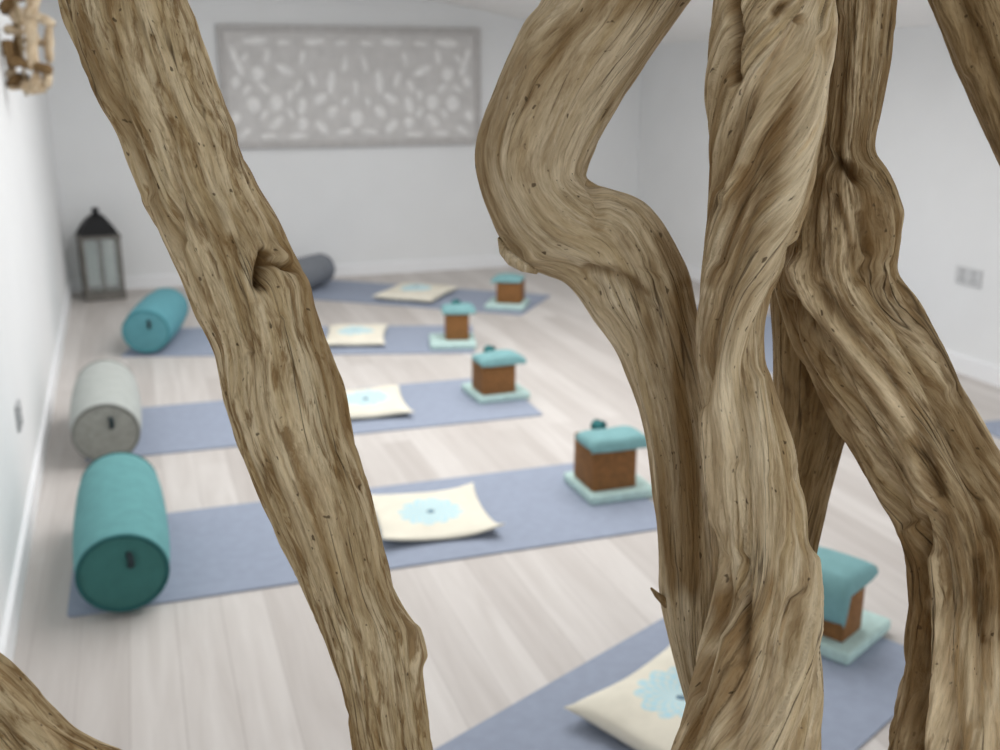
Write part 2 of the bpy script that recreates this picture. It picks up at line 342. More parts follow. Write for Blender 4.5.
D = [(842, -430, 910, -430, .90), (838, -150, 905, -150, .895), (832, -50, 900, -50), (828, 0, 896, 0), (824, 60, 889, 62), (821, 112, 880, 110), (818, 146, 873, 148), (806, 182, 882, 170), (793, 212, 894, 198), (784, 246, 898, 232), (778, 280, 896, 264), (789, 322, 902, 290),
     (802, 355, 924, 325), (817, 385, 946, 360), (836, 415, 967, 398), (856, 450, 986, 436), (874, 484, 1005, 471), (895, 518, 1024, 510), (908, 556, 1034, 552), (911, 598, 1037, 600), (907, 645, 1035, 645), (902, 695, 1034, 700),
     (896, 750, 1036, 750), (891, 800, 1038, 800), (884, 1000, 1042, 1000), (888, 1400, 1045, 1400), (900, 1718, 1050, 1718)]
driftwood('driftwood_branch', dep(D, .90), M_wood_furrow, 'knobbly driftwood limb with a burl below its straight stem and deep long furrows', twist=[(0, 1), (200, -3), (400, -2), (560, 0), (800, 1)], seed=14.2, lump=.045, strand=(7, .0065), wand=.18,
          feats=[([(835, 162), (845, 167), (855, 176)], 6.5, -.013), ([(850, 182)], 4, .006), ([(846, 158), (866, 172)], 4, .006), ([(840, 20), (838, 150)], 6, -.004), ([(870, 185), (885, 215), (880, 250)], 9, .006), ([(835, 200), (850, 240), (858, 280)], 4, -.007), ([(860, 215), (868, 250)], 3, -.006),
                 ([(800, 268), (815, 300), (846, 340), (882, 385), (905, 430), (925, 500)], 6, .008), ([(792, 300), (830, 352), (858, 405), (880, 455), (905, 520)], 4.5, -.008), ([(820, 290), (850, 322), (888, 366), (915, 420), (940, 490)], 4, -.008),
                 ([(868, 270), (900, 320), (930, 385), (958, 450), (985, 530)], 5, -.007), ([(880, 275), (912, 320), (945, 385)], 6, .005), ([(918, 520), (926, 600), (920, 680), (915, 750)], 4.5, -.010), ([(940, 520), (955, 600), (950, 680), (960, 760)], 5, -.007),
                 ([(936, 560), (938, 640), (934, 760)], 6, .007), ([(975, 560), (985, 640), (975, 720)], 5, -.008), ([(965, 620), (972, 700), (978, 760)], 7, .006)],
          amps=(.0036, .0026, .0012), crack=.0038, tones=[([(962, 645), (975, 700), (980, 770)], 36, 1.3), ([(930, 605), (940, 680), (942, 760)], 9, 1.0), ([(800, 265), (815, 300), (846, 340), (882, 385), (905, 430)], 7, .8), ([(845, 200), (855, 240)], 5, .7), ([(905, 540), (915, 620), (910, 750)], 7, -.9), ([(905, 310), (950, 380), (985, 450)], 8, -.8), ([(862, 190), (875, 240)], 9, -.5), ([(936, 470), (960, 560), (985, 640)], 5, -.9), ([(836, 30), (836, 150)], 7, -.5), ([(836, 163), (847, 168), (856, 177)], 6, -1.4)])  # brown tone over the hole above the burl paints its shade

E = [(790, -430, 835, -430, 1.0), (786, -150, 830, -150, .995), (782, 0, 824, 0), (779, 80, 828, 78), (776, 140, 834, 132), (772, 190, 836, 184), (769, 250, 838, 240), (770, 300, 845, 295), (772, 340, 851, 338), (774, 380, 853, 380), (775, 420, 849, 425), (773, 460, 839, 462), (766, 500, 828, 503), (757, 545, 817, 548), (748, 600, 806, 603), (738, 680, 796, 684), (728, 780, 788, 782), (722, 950, 785, 950), (715, 1300, 785, 1300), (705, 1588, 790, 1588)]
driftwood('driftwood_branch', dep(E, .99), M_wood_brown, 'brown driftwood limb standing behind the twisted trunk and the furrowed limb', twist=2, seed=21.4, lump=.03, strand=(6, .003),
          feats=[([(800, 300), (812, 380), (806, 470)], 5, -.004)], amps=(.0022, .0014, .0007))

Fb = [(800, -330, 865, -352, .95), (905, -60, 968, -85, .95), (930, 0, 991, -24), (947, 38, 1007, 14), (957, 64, 1017, 40), (968, 88, 1028, 64), (981, 118, 1041, 95), (998, 156, 1056, 136), (1035, 240, 1092, 228), (1070, 400, 1130, 396), (1085, 800, 1150, 800), (1095, 1630, 1180, 1630)]
driftwood('driftwood_branch', dep(Fb, .95), M_wood_brown, 'slim brown driftwood limb slanting past the upper right wall, above the socket', twist=1.5, seed=27.9, lump=.03, strand=(6, .003),
          feats=[([(960, 0), (985, 50), (1005, 110)], 5, -.005), ([(940, 0), (970, 70)], 5, .003)], amps=(.0026, .0018, .0007))

Gb = [(-150, 540, -225, 620, .82), (-70, 598, -140, 680, .82), (-30, 630, -98, 712), (0, 657, -66, 738), (16, 672, -50, 754), (32, 688, -34, 770), (45, 703, -22, 788), (59, 717, -8, 806), (74, 732, 6, 824), (95, 746, 22, 842), (125, 764, 50, 872), (180, 815, 110, 905), (260, 930, 185, 985), (340, 1150, 250, 1180), (385, 1500, 290, 1500), (395, 1882, 280, 1882)]
driftwood('driftwood_branch', dep(Gb, .82), M_wood, 'curved driftwood limb crossing the floor corner below the left wall', twist=1.5, seed=33.0, lump=.04,
          feats=[([(-5, 712), (10, 725), (24, 750)], 4, -.006), ([(0, 690), (30, 722), (48, 745)], 5, .003)], amps=(.0026, .0018, .0007))

# broken twig stub on the bent limb, a part of it
bent = bpy.data.objects['driftwood_branch.001']
bm = bmesh.new()
p0 = at_depth(668, 604, .918); p1 = at_depth(657, 595, .912); p2 = at_depth(651, 588, .910)
add_tube(bm, [p0, p1, p2], [.0048, .0026, .001], 10)
def grain_attr(o, seed=0.0):
    me = o.data; at = me.attributes.new('grain', 'FLOAT_VECTOR', 'POINT'); v = []
    for q in me.vertices: v += [q.co.x + seed, q.co.y, q.co.z]
    at.data.foreach_set('vector', v)
grain_attr(from_bm('twig_stub', bm, M_wood_brown, bent, True), 3)
bm = bmesh.new()
add_tube(bm, [at_depth(499, 238, .912), at_depth(504, 251, .905), at_depth(512, 260, .898), at_depth(524, 267, .896), at_depth(537, 272, .890)], [.0015, .0045, .0055, .0045, .002], 12)
grain_attr(from_bm('splinter', bm, M_wood_smooth, bent, True), 5)

# ---------------------------------------------------------------- the room
LX0, LX1 = -.385, -.478      # left wall x near / far (the wall runs a little out of square)
YN, YB, YR = -1.4, 7.46, 2.3
RX = 3.74
Ze = 1.635                   # eave on the right wall
SL = .172                    # roof slope, rising to the left
def lx(y): return -.405 + (y - 2.55) * (-.073 / 4.92)
def zc(x): return Ze + (RX - x) * SL
T = .1
def prism(name, base, up, m, kind='structure'):
    """base polygon extruded by vector up"""
    bm = bmesh.new()
    a = [bm.verts.new(p) for p in base]; b = [bm.verts.new(Vector(p) + Vector(up)) for p in base]
    bm.faces.new(a); bm.faces.new(b[::-1])
    for k in range(len(a)): bm.faces.new((a[k], a[(k + 1) % len(a)], b[(k + 1) % len(a)], b[k]))
    return tag(from_bm(name, bm, m), kind=kind)
xl0, xl1 = lx(YN), lx(YB)
prism('floor', [(xl0 - T, YN, 0), (RX + T, YN, 0), (RX + T, YB + T, 0), (xl1 - T, YB + T, 0)], (0, 0, -.1), M_floor)
prism('wall_left', [(xl0, YN, 0), (xl1, YB, 0), (xl1, YB, zc(xl1)), (xl0, YN, zc(xl1))], (-T, 0, 0), M_wall)
prism('wall_right', [(RX, YR, 0), (RX, YB, 0), (RX, YB, Ze), (RX, YR, Ze)], (T, 0, 0), M_wall)
prism('wall_back', [(xl1 - T, YB, 0), (RX + T, YB, 0), (RX + T, YB, zc(RX + T)), (xl1 - T, YB, zc(xl1 - T))], (0, T, 0), M_wall)
# ceiling slope, with an added opening further into the room for a fill lamp
OPX0, OPX1, OPY0, OPY1 = .6, 2.3, 2.4, 5.6
def ceil_piece(bm, x0, x1, y0, y1):
    v = []
    for dz in (0, .1):
        v.append([bm.verts.new((x, y, zc(x) + dz)) for x, y in ((x0, y0), (x1, y0), (x1, y1), (x0, y1))])
    bm.faces.new(v[0]); bm.faces.new(v[1][::-1])
    for k in range(4): bm.faces.new((v[0][k], v[0][(k + 1) % 4], v[1][(k + 1) % 4], v[1][k]))
bm = bmesh.new()
ceil_piece(bm, xl1 - T, OPX0, YN, YB + T); ceil_piece(bm, OPX1, RX + T, YN, YB + T)
ceil_piece(bm, OPX0, OPX1, YN, OPY0); ceil_piece(bm, OPX0, OPX1, OPY1, YB + T)
tag(from_bm('ceiling', bm, M_ceil), kind='structure')
bh, bt = .085, .014
prism('baseboard_left', [(xl0, YN, 0), (xl1, YB, 0), (xl1, YB, bh), (xl0, YN, bh)], (bt, 0, 0), M_trim)
prism('baseboard_right', [(RX, YR, 0), (RX, YB, 0), (RX, YB, bh), (RX, YR, bh)], (-bt, 0, 0), M_trim)
prism('baseboard_back', [(xl1 + bt, YB, 0), (RX - bt, YB, 0), (RX - bt, YB, bh), (xl1 + bt, YB, bh)], (0, -bt, 0), M_trim)

# ---------------------------------------------------------------- carved panel on the back wall
M_pframe = plain('panel_frame_grey', (.50, .485, .475), .7, 0, .12, 30)
M_pback = plain('panel_ground_grey', (.62, .605, .595), .8, 0, .08, 14)
M_pcarve = plain('panel_whitewash', (.86, .85, .84), .75, 0, .10, 25)
px0, px1, pz0, pz1 = .60, 2.435, .925, 1.735
pc = ((px0 + px1) / 2, YB, (pz0 + pz1) / 2); pw, ph = px1 - px0, pz1 - pz0
panel = empty('carved_wall_panel', (pc[0], YB, pz0), 0, 'long whitewashed carved panel with a flower pattern hung on the back wall', 'wall panel')
bm = bmesh.new(); add_box(bm, (0, -.012, ph / 2), (pw - .04, .02, ph - .04))
from_bm('backing', bm, M_pback, panel)
bm = bmesh.new(); fw = .042
add_box(bm, (0, -.02, fw / 2), (pw, .04, fw), .006); add_box(bm, (0, -.02, ph - fw / 2), (pw, .04, fw), .006)
for sx in (-1, 1): add_box(bm, (sx * (pw / 2 - fw / 2), -.02, ph / 2), (fw, .039, ph - fw), .006)
from_bm('frame', bm, M_pframe, panel)
bm = bmesh.new()
def petal(x, z, l, w, ang, hgt=.020):
    for sx in ((-1, 1) if abs(x) > .004 else (1,)):
        m = Matrix.Translation((sx * x, -.021, z)) @ Matrix.Rotation(-sx * ang, 4, 'Y') @ Matrix.Diagonal((w, hgt, l, 1))
        r = bmesh.ops.create_uvsphere(bm, u_segments=12, v_segments=8, radius=1, matrix=m)
# a mirrored spray of leaves and buds
SP = [(.0, .19, .060, .050, 0), (.17, .44, .085, .030, .1), (.25, .326, .055, .034, 1.0), (.17, .236, .050, .036, .6), (.25, .135, .060, .032, -.7), (.38, .16, .045, .040, 0), (.555, .17, .060, .034, .8), (.555, .30, .058, .046, .2),
      (.71, .29, .055, .050, 0), (.38, .28, .06, .032, .2), (.485, .52, .070, .030, -1.1), (.67, .495, .050, .046, 0), (.79, .53, .058, .026, -.3), (.82, .44, .042, .032, .2), (.835, .20, .045, .034, .4), (.27, .71, .075, .030, 1.5), (.67, .71, .085, .028, 1.5),
      (.60, .61, .05, .022, .2), (.82, .62, .06, .024, -.3), (.08, .31, .036, .026, .3), (.30, .46, .055, .024, -.3), (.40, .41, .05, .022, .5), (.36, .60, .05, .02, .2), (.07, .56, .06, .02, .2), (.46, .35, .04, .022, .2), (.63, .40, .045, .022, -.8), (.75, .39, .04, .022, .8),
      (.09, .10, .06, .024, 1.4), (.42, .075, .07, .02, 1.5), (.62, .08, .06, .02, 1.5), (.78, .10, .05, .026, .9), (.48, .70, .05, .02, 1.5), (.09, .70, .05, .02, 1.4), (.46, .23, .04, .022, -.5), (.64, .22, .04, .02, .5), (.0, .40, .06, .02, 0), (.75, .60, .035, .02, .7)]
for q in SP: petal(*q)
from_bm('carving', bm, M_pcarve, panel, True)

# ---------------------------------------------------------------- yoga mats
M_mat = cloth('mat_blue_grey', (.305, .345, .435), .05, 30, .85, .15)
def mat_mesh(L=1.83, W=.63, t=.006):
    bm = bmesh.new(); r = .012
    pts = []
    for cx, cy, a0 in ((L - r, W - r, 0), (r, W - r, 90), (r, r, 180), (L - r, r, 270)):
        for k in range(4):
            a = math.radians(a0 + k * 30); pts.append((cx + r * math.cos(a), cy + r * math.sin(a)))
    lo = [bm.verts.new((x, y, 0)) for x, y in pts]; hi = [bm.verts.new((x, y, t)) for x, y in pts]
    bm.faces.new(lo[::-1]); bm.faces.new(hi)
    for k in range(len(lo)): bm.faces.new((lo[k], lo[(k + 1) % len(lo)], hi[(k + 1) % len(lo)], hi[k]))
    bmesh.ops.recalc_face_normals(bm, faces=bm.faces)
    me = bpy.data.meshes.new('yoga_mat'); bm.to_mesh(me); bm.free(); return me
MM = mat_mesh(); MM.materials.append(M_mat)
def yoga_mat(x, y, deg, label, z=.0005):
    """x, y = the near corner at the bolster end"""
    o = bpy.data.objects.new('yoga_mat', MM); COL.objects.link(o); o.location = (x, y, z); o.rotation_euler = (0, 0, math.radians(deg))
    return tag(o, label, 'yoga mat', 'yoga mats fanned out on the floor')
yoga_mat(-.275, 2.722, -.4, 'blue grey yoga mat under the large front teal bolster')
yoga_mat(-.27, 3.96, -1.2, 'blue grey yoga mat under the pale grey bolster by the left wall')
yoga_mat(-.15, 5.545, -16.8, 'blue grey yoga mat under the far teal bolster')
yoga_mat(.72, 6.93, -38.5, 'blue grey yoga mat nearest the back wall, under the dark grey bolster')
a5 = math.radians(25.3); e5 = (1.78, 1.76)
yoga_mat(e5[0] - 1.83 * math.cos(a5) , e5[1] - 1.83 * math.sin(a5) , 25.3, 'blue grey yoga mat seen at the bottom of the view, nearest the driftwood')
yoga_mat(3.46, 3.78, 86, 'blue grey yoga mat by the right wall, glimpsed through the gap between driftwood limbs')
yoga_mat(3.69, 1.36, 86, 'blue grey yoga mat whose end just shows at the right edge beside the furrowed limb')

# ---------------------------------------------------------------- bolsters
def bolster(loc, rz, L, r, cover, endm, label, pipm, squash=.94):
    root = empty('bolster', loc, rz, label, 'bolster', 'bolsters at the mat heads')
    rot = Matrix.Rotation(-PI / 2, 4, 'X')              # lathe z -> +y
    m = Matrix.Translation((0, 0, r * squash * 1.07)) @ Matrix.Diagonal((1, 1, squash, 1)) @ rot
    bm = bmesh.new()
    pr = [(r * .90, 0), (r * .945, .005), (r * .97, .018)] + [(r * (.975 + .085 * math.sin(PI * k / 12) ** .6), .03 + (L - .06) * k / 12) for k in range(13)] + [(r * .97, L - .018), (r * .945, L - .005), (r * .90, L)]
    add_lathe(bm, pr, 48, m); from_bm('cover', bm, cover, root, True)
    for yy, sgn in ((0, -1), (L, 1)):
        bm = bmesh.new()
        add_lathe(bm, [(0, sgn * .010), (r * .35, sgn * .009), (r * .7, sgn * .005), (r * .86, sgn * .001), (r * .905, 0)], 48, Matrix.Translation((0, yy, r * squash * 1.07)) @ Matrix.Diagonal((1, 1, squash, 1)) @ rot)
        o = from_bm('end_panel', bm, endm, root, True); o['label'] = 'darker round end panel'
        bm = bmesh.new(); n = 48
        ring = [(r * .925 * math.cos(2 * PI * k / n), yy + sgn * .001, r * squash * 1.07 + r * .925 * squash * math.sin(2 * PI * k / n)) for k in range(n)]
        k8 = 8
        vs = []
        for k in range(n):
            a = 2 * PI * k / n; c = Vector(ring[k]); u = Vector((math.cos(a), 0, math.sin(a))); w = Vector((0, 1, 0))
            vs.append([bm.verts.new(c + (u * math.cos(2 * PI * j / k8) + w * math.sin(2 * PI * j / k8)) * .0055) for j in range(k8)])
        for k in range(n):
            for j in range(k8): bm.faces.new((vs[k][j], vs[(k + 1) % n][j], vs[(k + 1) % n][(j + 1) % k8], vs[k][(j + 1) % k8]))
        from_bm('piping', bm, pipm, root, True)
    # pull tab on the near end
    bm = bmesh.new()
    zc_ = r * squash * 1.07; tx = r * .16
    add_tube(bm, [(tx, -.006, zc_ + r * .46), (tx + .002, -.016, zc_ + r * .43), (tx + .004, -.021, zc_ + r * .32), (tx + .003, -.017, zc_ + r * .21), (tx, -.008, zc_ + r * .18)], .0085, 8)
    o = from_bm('pull_tab', bm, M_dark, root, True); o['label'] = 'dark pull tab'
    return root
M_dark = cloth('dark_webbing', (.03, .045, .05), .1, 40)
M_teal = cloth('teal_cotton', (.135, .335, .345), .07, 25)
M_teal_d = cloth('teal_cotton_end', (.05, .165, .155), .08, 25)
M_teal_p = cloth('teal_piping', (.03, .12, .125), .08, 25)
M_teal2 = cloth('blue_teal_cotton', (.115, .315, .365), .06, 25)
M_teal2d = cloth('blue_teal_cotton_end', (.105, .29, .335), .06, 25)
M_teal2p = cloth('blue_teal_piping', (.07, .25, .29), .06, 25)
M_gry = cloth('pale_grey_linen', (.43, .455, .435), .06, 25)
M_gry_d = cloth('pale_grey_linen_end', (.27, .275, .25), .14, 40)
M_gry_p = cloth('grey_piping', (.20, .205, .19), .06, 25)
M_gry2 = cloth('slate_grey_cotton', (.20, .215, .24), .06, 25)
M_gry2p = cloth('slate_piping', (.13, .14, .16), .06, 25)
zt = .0066
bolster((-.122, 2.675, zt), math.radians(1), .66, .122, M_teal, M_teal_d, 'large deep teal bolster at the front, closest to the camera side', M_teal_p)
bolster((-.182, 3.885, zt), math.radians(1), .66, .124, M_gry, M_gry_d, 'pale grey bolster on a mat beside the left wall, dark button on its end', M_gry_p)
bolster((-.015, 5.52, zt), math.radians(-12), .60, .124, M_teal2, M_teal2d, 'light teal bolster near the black lantern', M_teal2p)
bolster((.80, 6.70, zt), math.radians(-38.5), .60, .112, M_gry2, M_gry2, 'dark grey bolster by the back wall, partly hidden by the leaning limb', M_gry2p)

# ---------------------------------------------------------------- cushions
def cushion_mat(rot, cream=(.77, .73, .62)):
    m, nt, b = new_mat('cream_cotton_mandala')
    tc = N(nt, 'ShaderNodeTexCoord').outputs['Object']
    sp = N(nt, 'ShaderNodeSeparateXYZ'); nt.links.new(tc, sp.inputs[0])
    x, y, z = sp.outputs
    r = math_(nt, 'SQRT', math_(nt, 'ADD', math_(nt, 'MULTIPLY', x, x), math_(nt, 'MULTIPLY', y, y)))
    th = math_(nt, 'ARCTAN2', y, x)
    pet = math_(nt, 'ABSOLUTE', math_(nt, 'SINE', math_(nt, 'MULTIPLY', th, 6.0)))
    edge = math_(nt, 'ADD', .088, math_(nt, 'MULTIPLY', pet, .020))
    inside = math_(nt, 'LESS_THAN', r, edge)
    ringw = math_(nt, 'SINE', math_(nt, 'MULTIPLY', r, 190.0))
    ray_ = math_(nt, 'SINE', math_(nt, 'MULTIPLY', th, 16.0))
    fac = math_(nt, 'ADD', .60, math_(nt, 'MULTIPLY', math_(nt, 'MULTIPLY', ringw, ray_), .30), True)
    f2 = math_(nt, 'MULTIPLY', fac, math_(nt, 'MULTIPLY', inside, math_(nt, 'GREATER_THAN', z, .0)))
    base = ramp(nt, noise(nt, tc, 18, 3), [(.3, tuple(c * .94 for c in cream)), (.7, tuple(min(1, c * 1.04) for c in cream))])
    c = mixc(nt, f2, base, (.38, .68, .80))
    dot = math_(nt, 'MULTIPLY', math_(nt, 'LESS_THAN', r, .013), math_(nt, 'GREATER_THAN', z, .0))
    c = mixc(nt, math_(nt, 'MULTIPLY', dot, .85), c, (.06, .13, .20))
    nt.links.new(c, b.inputs['Base Color']); b.inputs['Roughness'].default_value = .9; b.inputs['Specular IOR Level'].default_value = .2
    bump(nt, b, noise(nt, tc, 300, 2), .2, .002)
    return m
M_cush = cushion_mat(0)
M_under = cloth('cushion_underside', (.10, .095, .085), .1, 40)
def cushion(loc, rz, lx_, ly_, th_, label, curl=.02, seed=0, wave=0.0):
    root = empty('cushion', loc, rz, label, 'cushion', 'cream printed cushions on the mats')
    n = 30; bm = bmesh.new(); rr = random.Random(seed)
    ph = [rr.uniform(0, 6) for _ in range(6)]
    tops, bots = [], []
    for j in range(n + 1):
        for i in range(n + 1):
            u, v = -1 + 2 * i / n, -1 + 2 * j / n
            pin = 1 - .09 * (1 - v * v) * abs(u) ** 6
            piv = 1 - .09 * (1 - u * u) * abs(v) ** 6
            x, y = u * lx_ / 2 * pin, v * ly_ / 2 * piv
            h = th_ * max(0, (1 - u ** 4) * (1 - v ** 4)) ** .55
            wr = .10 * th_ * (math.sin(5 * u + ph[0] + 2 * v) + math.sin(6 * v + ph[1])) * max(0, (1 - u * u) * (1 - v * v))
            lift = curl * (max(0, abs(u) + abs(v) - 1.05) ** 1.3) * (.7 + .4 * math.sin(3 * u + ph[2])) + curl * .35 * (abs(u) ** 5 * (.5 + .5 * math.sin(4 * v + ph[3])) + abs(v) ** 5 * (.5 + .5 * math.sin(4 * u + ph[4])))
            lift += wave * max(0, -v) ** 4 * u * u
            tops.append((x, y, h * .62 + wr + lift)); bots.append((x, y, -h * .38 + lift * .9))
    zmin = min(b[2] for b in bots)
    eps = .0022
    def grid(pts, flip, off):
        vs = [bm.verts.new((p[0], p[1], p[2] - zmin + off)) for p in pts]
        for j in range(n):
            for i in range(n):
                q = [vs[j * (n + 1) + i], vs[j * (n + 1) + i + 1], vs[(j + 1) * (n + 1) + i + 1], vs[(j + 1) * (n + 1) + i]]
                bm.faces.new(q[::-1] if flip else q)
        return vs
    a = grid(tops, False, eps); b = grid(bots, True, 0)
    per = list(range(n + 1)) + [j * (n + 1) + n for j in range(1, n + 1)] + [n * (n + 1) + i for i in range(n - 1, -1, -1)] + [j * (n + 1) for j in range(n - 1, 0, -1)]
    for k in range(len(per)):
        p, q = per[k], per[(k + 1) % len(per)]
        bm.faces.new((b[p], b[q], a[q], a[p]))
    me = bpy.data.meshes.new('cover'); bmesh.ops.recalc_face_normals(bm, faces=bm.faces); bm.to_mesh(me); bm.free()
    o = link('cover', me, M_cush, root)
    return root
cushion((.812, 3.02, zt), math.radians(-4), .385, .41, .024, 'flat cream cushion with a blue mandala on the mat of the large front teal bolster', .012, 1, .024)
cushion((.865, 4.27, zt), math.radians(-5), .36, .42, .040, 'cream printed cushion on the mat of the pale grey bolster', .012, 2)
cushion((1.075, 5.51, zt), math.radians(-15), .34, .44, .045, 'cream printed cushion on the mat of the far teal bolster', .008, 3)
cushion((1.69, 6.54, zt), math.radians(-38), .42, .48, .055, 'cream printed cushion on the mat along the back wall', .012, 4)
cushion((1.045, 1.775, zt), math.radians(25), .40, .34, .060, 'puffed cream cushion at the lower edge, half hidden by the twisted trunk', .012, 5, .012)

# ---------------------------------------------------------------- prop stacks: pad, cork block, teal eye pillow, rolled strap
def cork_mat(name, col):
    m, nt, b = new_mat(name)
    tc = N(nt, 'ShaderNodeTexCoord').outputs['Object']
    f = noise(nt, tc, 55, 4); g = noise(nt, tc, 160, 2)
    c = ramp(nt, f, [(.3, tuple(q * .75 for q in col)), (.7, tuple(q * 1.2 for q in col))])
    c = mixc(nt, math_(nt, 'MULTIPLY', math_(nt, 'GREATER_THAN', g, .62), .5), c, tuple(q * .35 for q in col))
    nt.links.new(c, b.inputs['Base Color']); b.inputs['Roughness'].default_value = .85; bump(nt, b, g, .3, .002)
    return m
M_cork = cork_mat('cork_brown', (.24, .105, .03))
M_pad = cloth('mint_foam', (.50, .67, .64), .10, 70, .9, .5)
M_pillow = cloth('teal_satin', (.19, .37, .385), .08, 30, .7)
M_strap = cloth('dark_teal_strap', (.035, .16, .165), .12, 60, .8)
def make_pad(loc, rz, label):
    bm = bmesh.new(); add_box(bm, (0, 0, .0175), (.245, .245, .035), .009, 3)
    o = from_bm('foam_pad', bm, M_pad, None, True); o.location = loc; o.rotation_euler = (0, 0, rz)
    return tag(o, label, 'foam pad', 'mint pads on the mats')
def make_block(loc, rz, label, s=(.168, .145, .165)):
    bm = bmesh.new(); add_box(bm, (0, 0, s[2] / 2), s, .005, 2)
    o = from_bm('cork_block', bm, M_cork, None, True); o.location = loc; o.rotation_euler = (0, 0, rz)
    return tag(o, label, 'yoga block', 'brown blocks on the pads')
def make_eye_pillow(loc, rz, label, off=(.028, -.01), L=.235, W=.17, droop=1.0, seed=0, bw=.168, bd=.145, thick=.03, od=None):
    od = droop if od is None else od
    """soft bag laid over a block top: sags where it overhangs. local z=0 is the block top"""
    n, k = 36, 20; bm = bmesh.new(); rr = random.Random(seed); p0 = rr.uniform(0, 6)
    T_, B_ = [], []
    for j in range(k + 1):
        for i in range(n + 1):
            u, v = -1 + 2 * i / n, -1 + 2 * j / k
            x, y = off[0] + u * L / 2 * (1 - .05 * v ** 4), off[1] + v * W / 2 * (1 - .05 * u ** 4)
            over = max(0, x - bw / 2 - .004) + 0.0; ol = max(0, -x - bw / 2 - .004); of = max(0, -y - bd / 2 - .004)
            q = -od * (over * .35 + over ** 2 * 5) - droop * ol * .97 - 1.2 * of
            h = thick * max(0, (1 - abs(u) ** 3.2) * (1 - abs(v) ** 3.2)) ** .5 * (1 + .15 * math.sin(4 * u + p0))
            zz = .0012 + q
            # a bag that hangs bends inward too
            k_ = min(1, ol / .02) * min(1, droop) * .95; x2 = x - (over * .12 if over else 0) + ol * (.85 if droop >= 1 else .3) - .004 * k_
            T_.append((x2 - (h + .003) * k_, y + of * .4, zz + (h + .003) * math.sqrt(max(0, 1 - k_ * k_)))); B_.append((x2, y + of * .4, zz))
    def grid(pts, flip):
        vs = [bm.verts.new(p) for p in pts]
        for j in range(k):
            for i in range(n):
                q = [vs[j * (n + 1) + i], vs[j * (n + 1) + i + 1], vs[(j + 1) * (n + 1) + i + 1], vs[(j + 1) * (n + 1) + i]]
                bm.faces.new(q[::-1] if flip else q)
        return vs
    a, b = grid(T_, False), grid(B_, True)
    per = list(range(n + 1)) + [j * (n + 1) + n for j in range(1, k + 1)] + [k * (n + 1) + i for i in range(n - 1, -1, -1)] + [j * (n + 1) for j in range(k - 1, 0, -1)]
    for q in range(len(per)):
        s_, t_ = per[q], per[(q + 1) % len(per)]; bm.faces.new((b[s_], b[t_], a[t_], a[s_]))
    o = from_bm('eye_pillow', bm, M_pillow, None, True); o.location = loc; o.rotation_euler = (0, 0, rz)
    return tag(o, label, 'eye pillow', 'teal eye pillows on the blocks')
def make_strap(loc, rz, label, r=.024, w=.04):
    """strap wound into a small roll lying on its side, with the buckle bar"""
    bm = bmesh.new(); prof = []
    n = 90; turns = 3.2; t = .0035
    for i in range(n + 1):
        f = i / n; a = f * turns * 2 * PI; rad = r * (.22 + .78 * f); prof.append((rad * math.cos(a), rad * math.sin(a), a))
    rows = []
    for x, z, a in prof:
        nx, nz = math.cos(a) * t / 2, math.sin(a) * t / 2
        rows.append([bm.verts.new((x + nx, -w / 2, z + nz + r + t)), bm.verts.new((x + nx, w / 2, z + nz + r + t)), bm.verts.new((x - nx, w / 2, z - nz + r + t)), bm.verts.new((x - nx, -w / 2, z - nz + r + t))])
    for A_, B_ in zip(rows, rows[1:]):
        for q in range(4): bm.faces.new((A_[q], A_[(q + 1) % 4], B_[(q + 1) % 4], B_[q]))
    bm.faces.new(rows[0]); bm.faces.new(rows[-1][::-1])
    zmin = min(v.co.z for v in bm.verts)
    for v in bm.verts: v.co.z -= zmin
    o = from_bm('rolled_strap', bm, M_strap, None, False); o.location = loc; o.rotation_euler = (0, 0, rz)
    return tag(o, label, 'yoga strap', 'rolled straps on top of the stacks')
G3, G4 = ground(452.5, 345.5), ground(507.5, 307.5)
STK = [  # pad x, y, angle, block offset, block size, pillow (offset, length, width, droop), place words
    (1.467, 3.062, 0, (-.022, -.008), (.163, .165, .162), ((.020, -.026), .238, .155, .8), 'on the mat of the large front teal bolster'),
    (1.460, 4.262, 2, (-.022, -.035), (.156, .150, .150), ((.020, -.022), .228, .145, .8), 'on the mat of the pale grey bolster'),
    (G3[0], G3[1], -14, (.025, .02), (.125, .15, .155), ((.01, -.01), .19, .16, .4), 'on the mat of the far teal bolster'),
    (G4[0], G4[1], -30, (.02, .0), (.155, .155, .145), ((-.02, -.01), .21, .165, .4), 'on the mat along the back wall'),
    (1.583, 1.992, 27, (-.033, .0), (.105, .175, .152), ((-.022, -.006), .262, .200, 1.0), 'between the twisted trunk and furrowed limb')]
for i, (x, y, dg, bo, bs, pw_, words) in enumerate(STK):
    a = math.radians(dg); ca, sa = math.cos(a), math.sin(a)
    def L2W(dx, dy): return (x + ca * dx - sa * dy, y + sa * dx + ca * dy)
    make_pad((x, y, zt), a, 'pale mint square pad ' + words)
    zb = zt + .0353
    bx, by = L2W(*bo)
    make_block((bx, by, zb), a, 'brown cork block on the mint pad ' + words, bs)
    zp = zb + bs[2]
    make_eye_pillow((bx, by, zp), a, 'teal eye pillow over the brown block ' + words, off=pw_[0], L=pw_[1], W=pw_[2], droop=pw_[3], seed=i, bw=bs[0], bd=bs[1], thick=.024 if i == 4 else .022, od=.0 if i == 4 else .25)
    if i < 3:
        tx, ty = L2W(bo[0] + .0, bo[1] + bs[1] / 2 - .022)
        make_strap((tx, ty, zp + .0008), a + .5, 'small dark teal roll topping the blocks ' + words, r=.020)

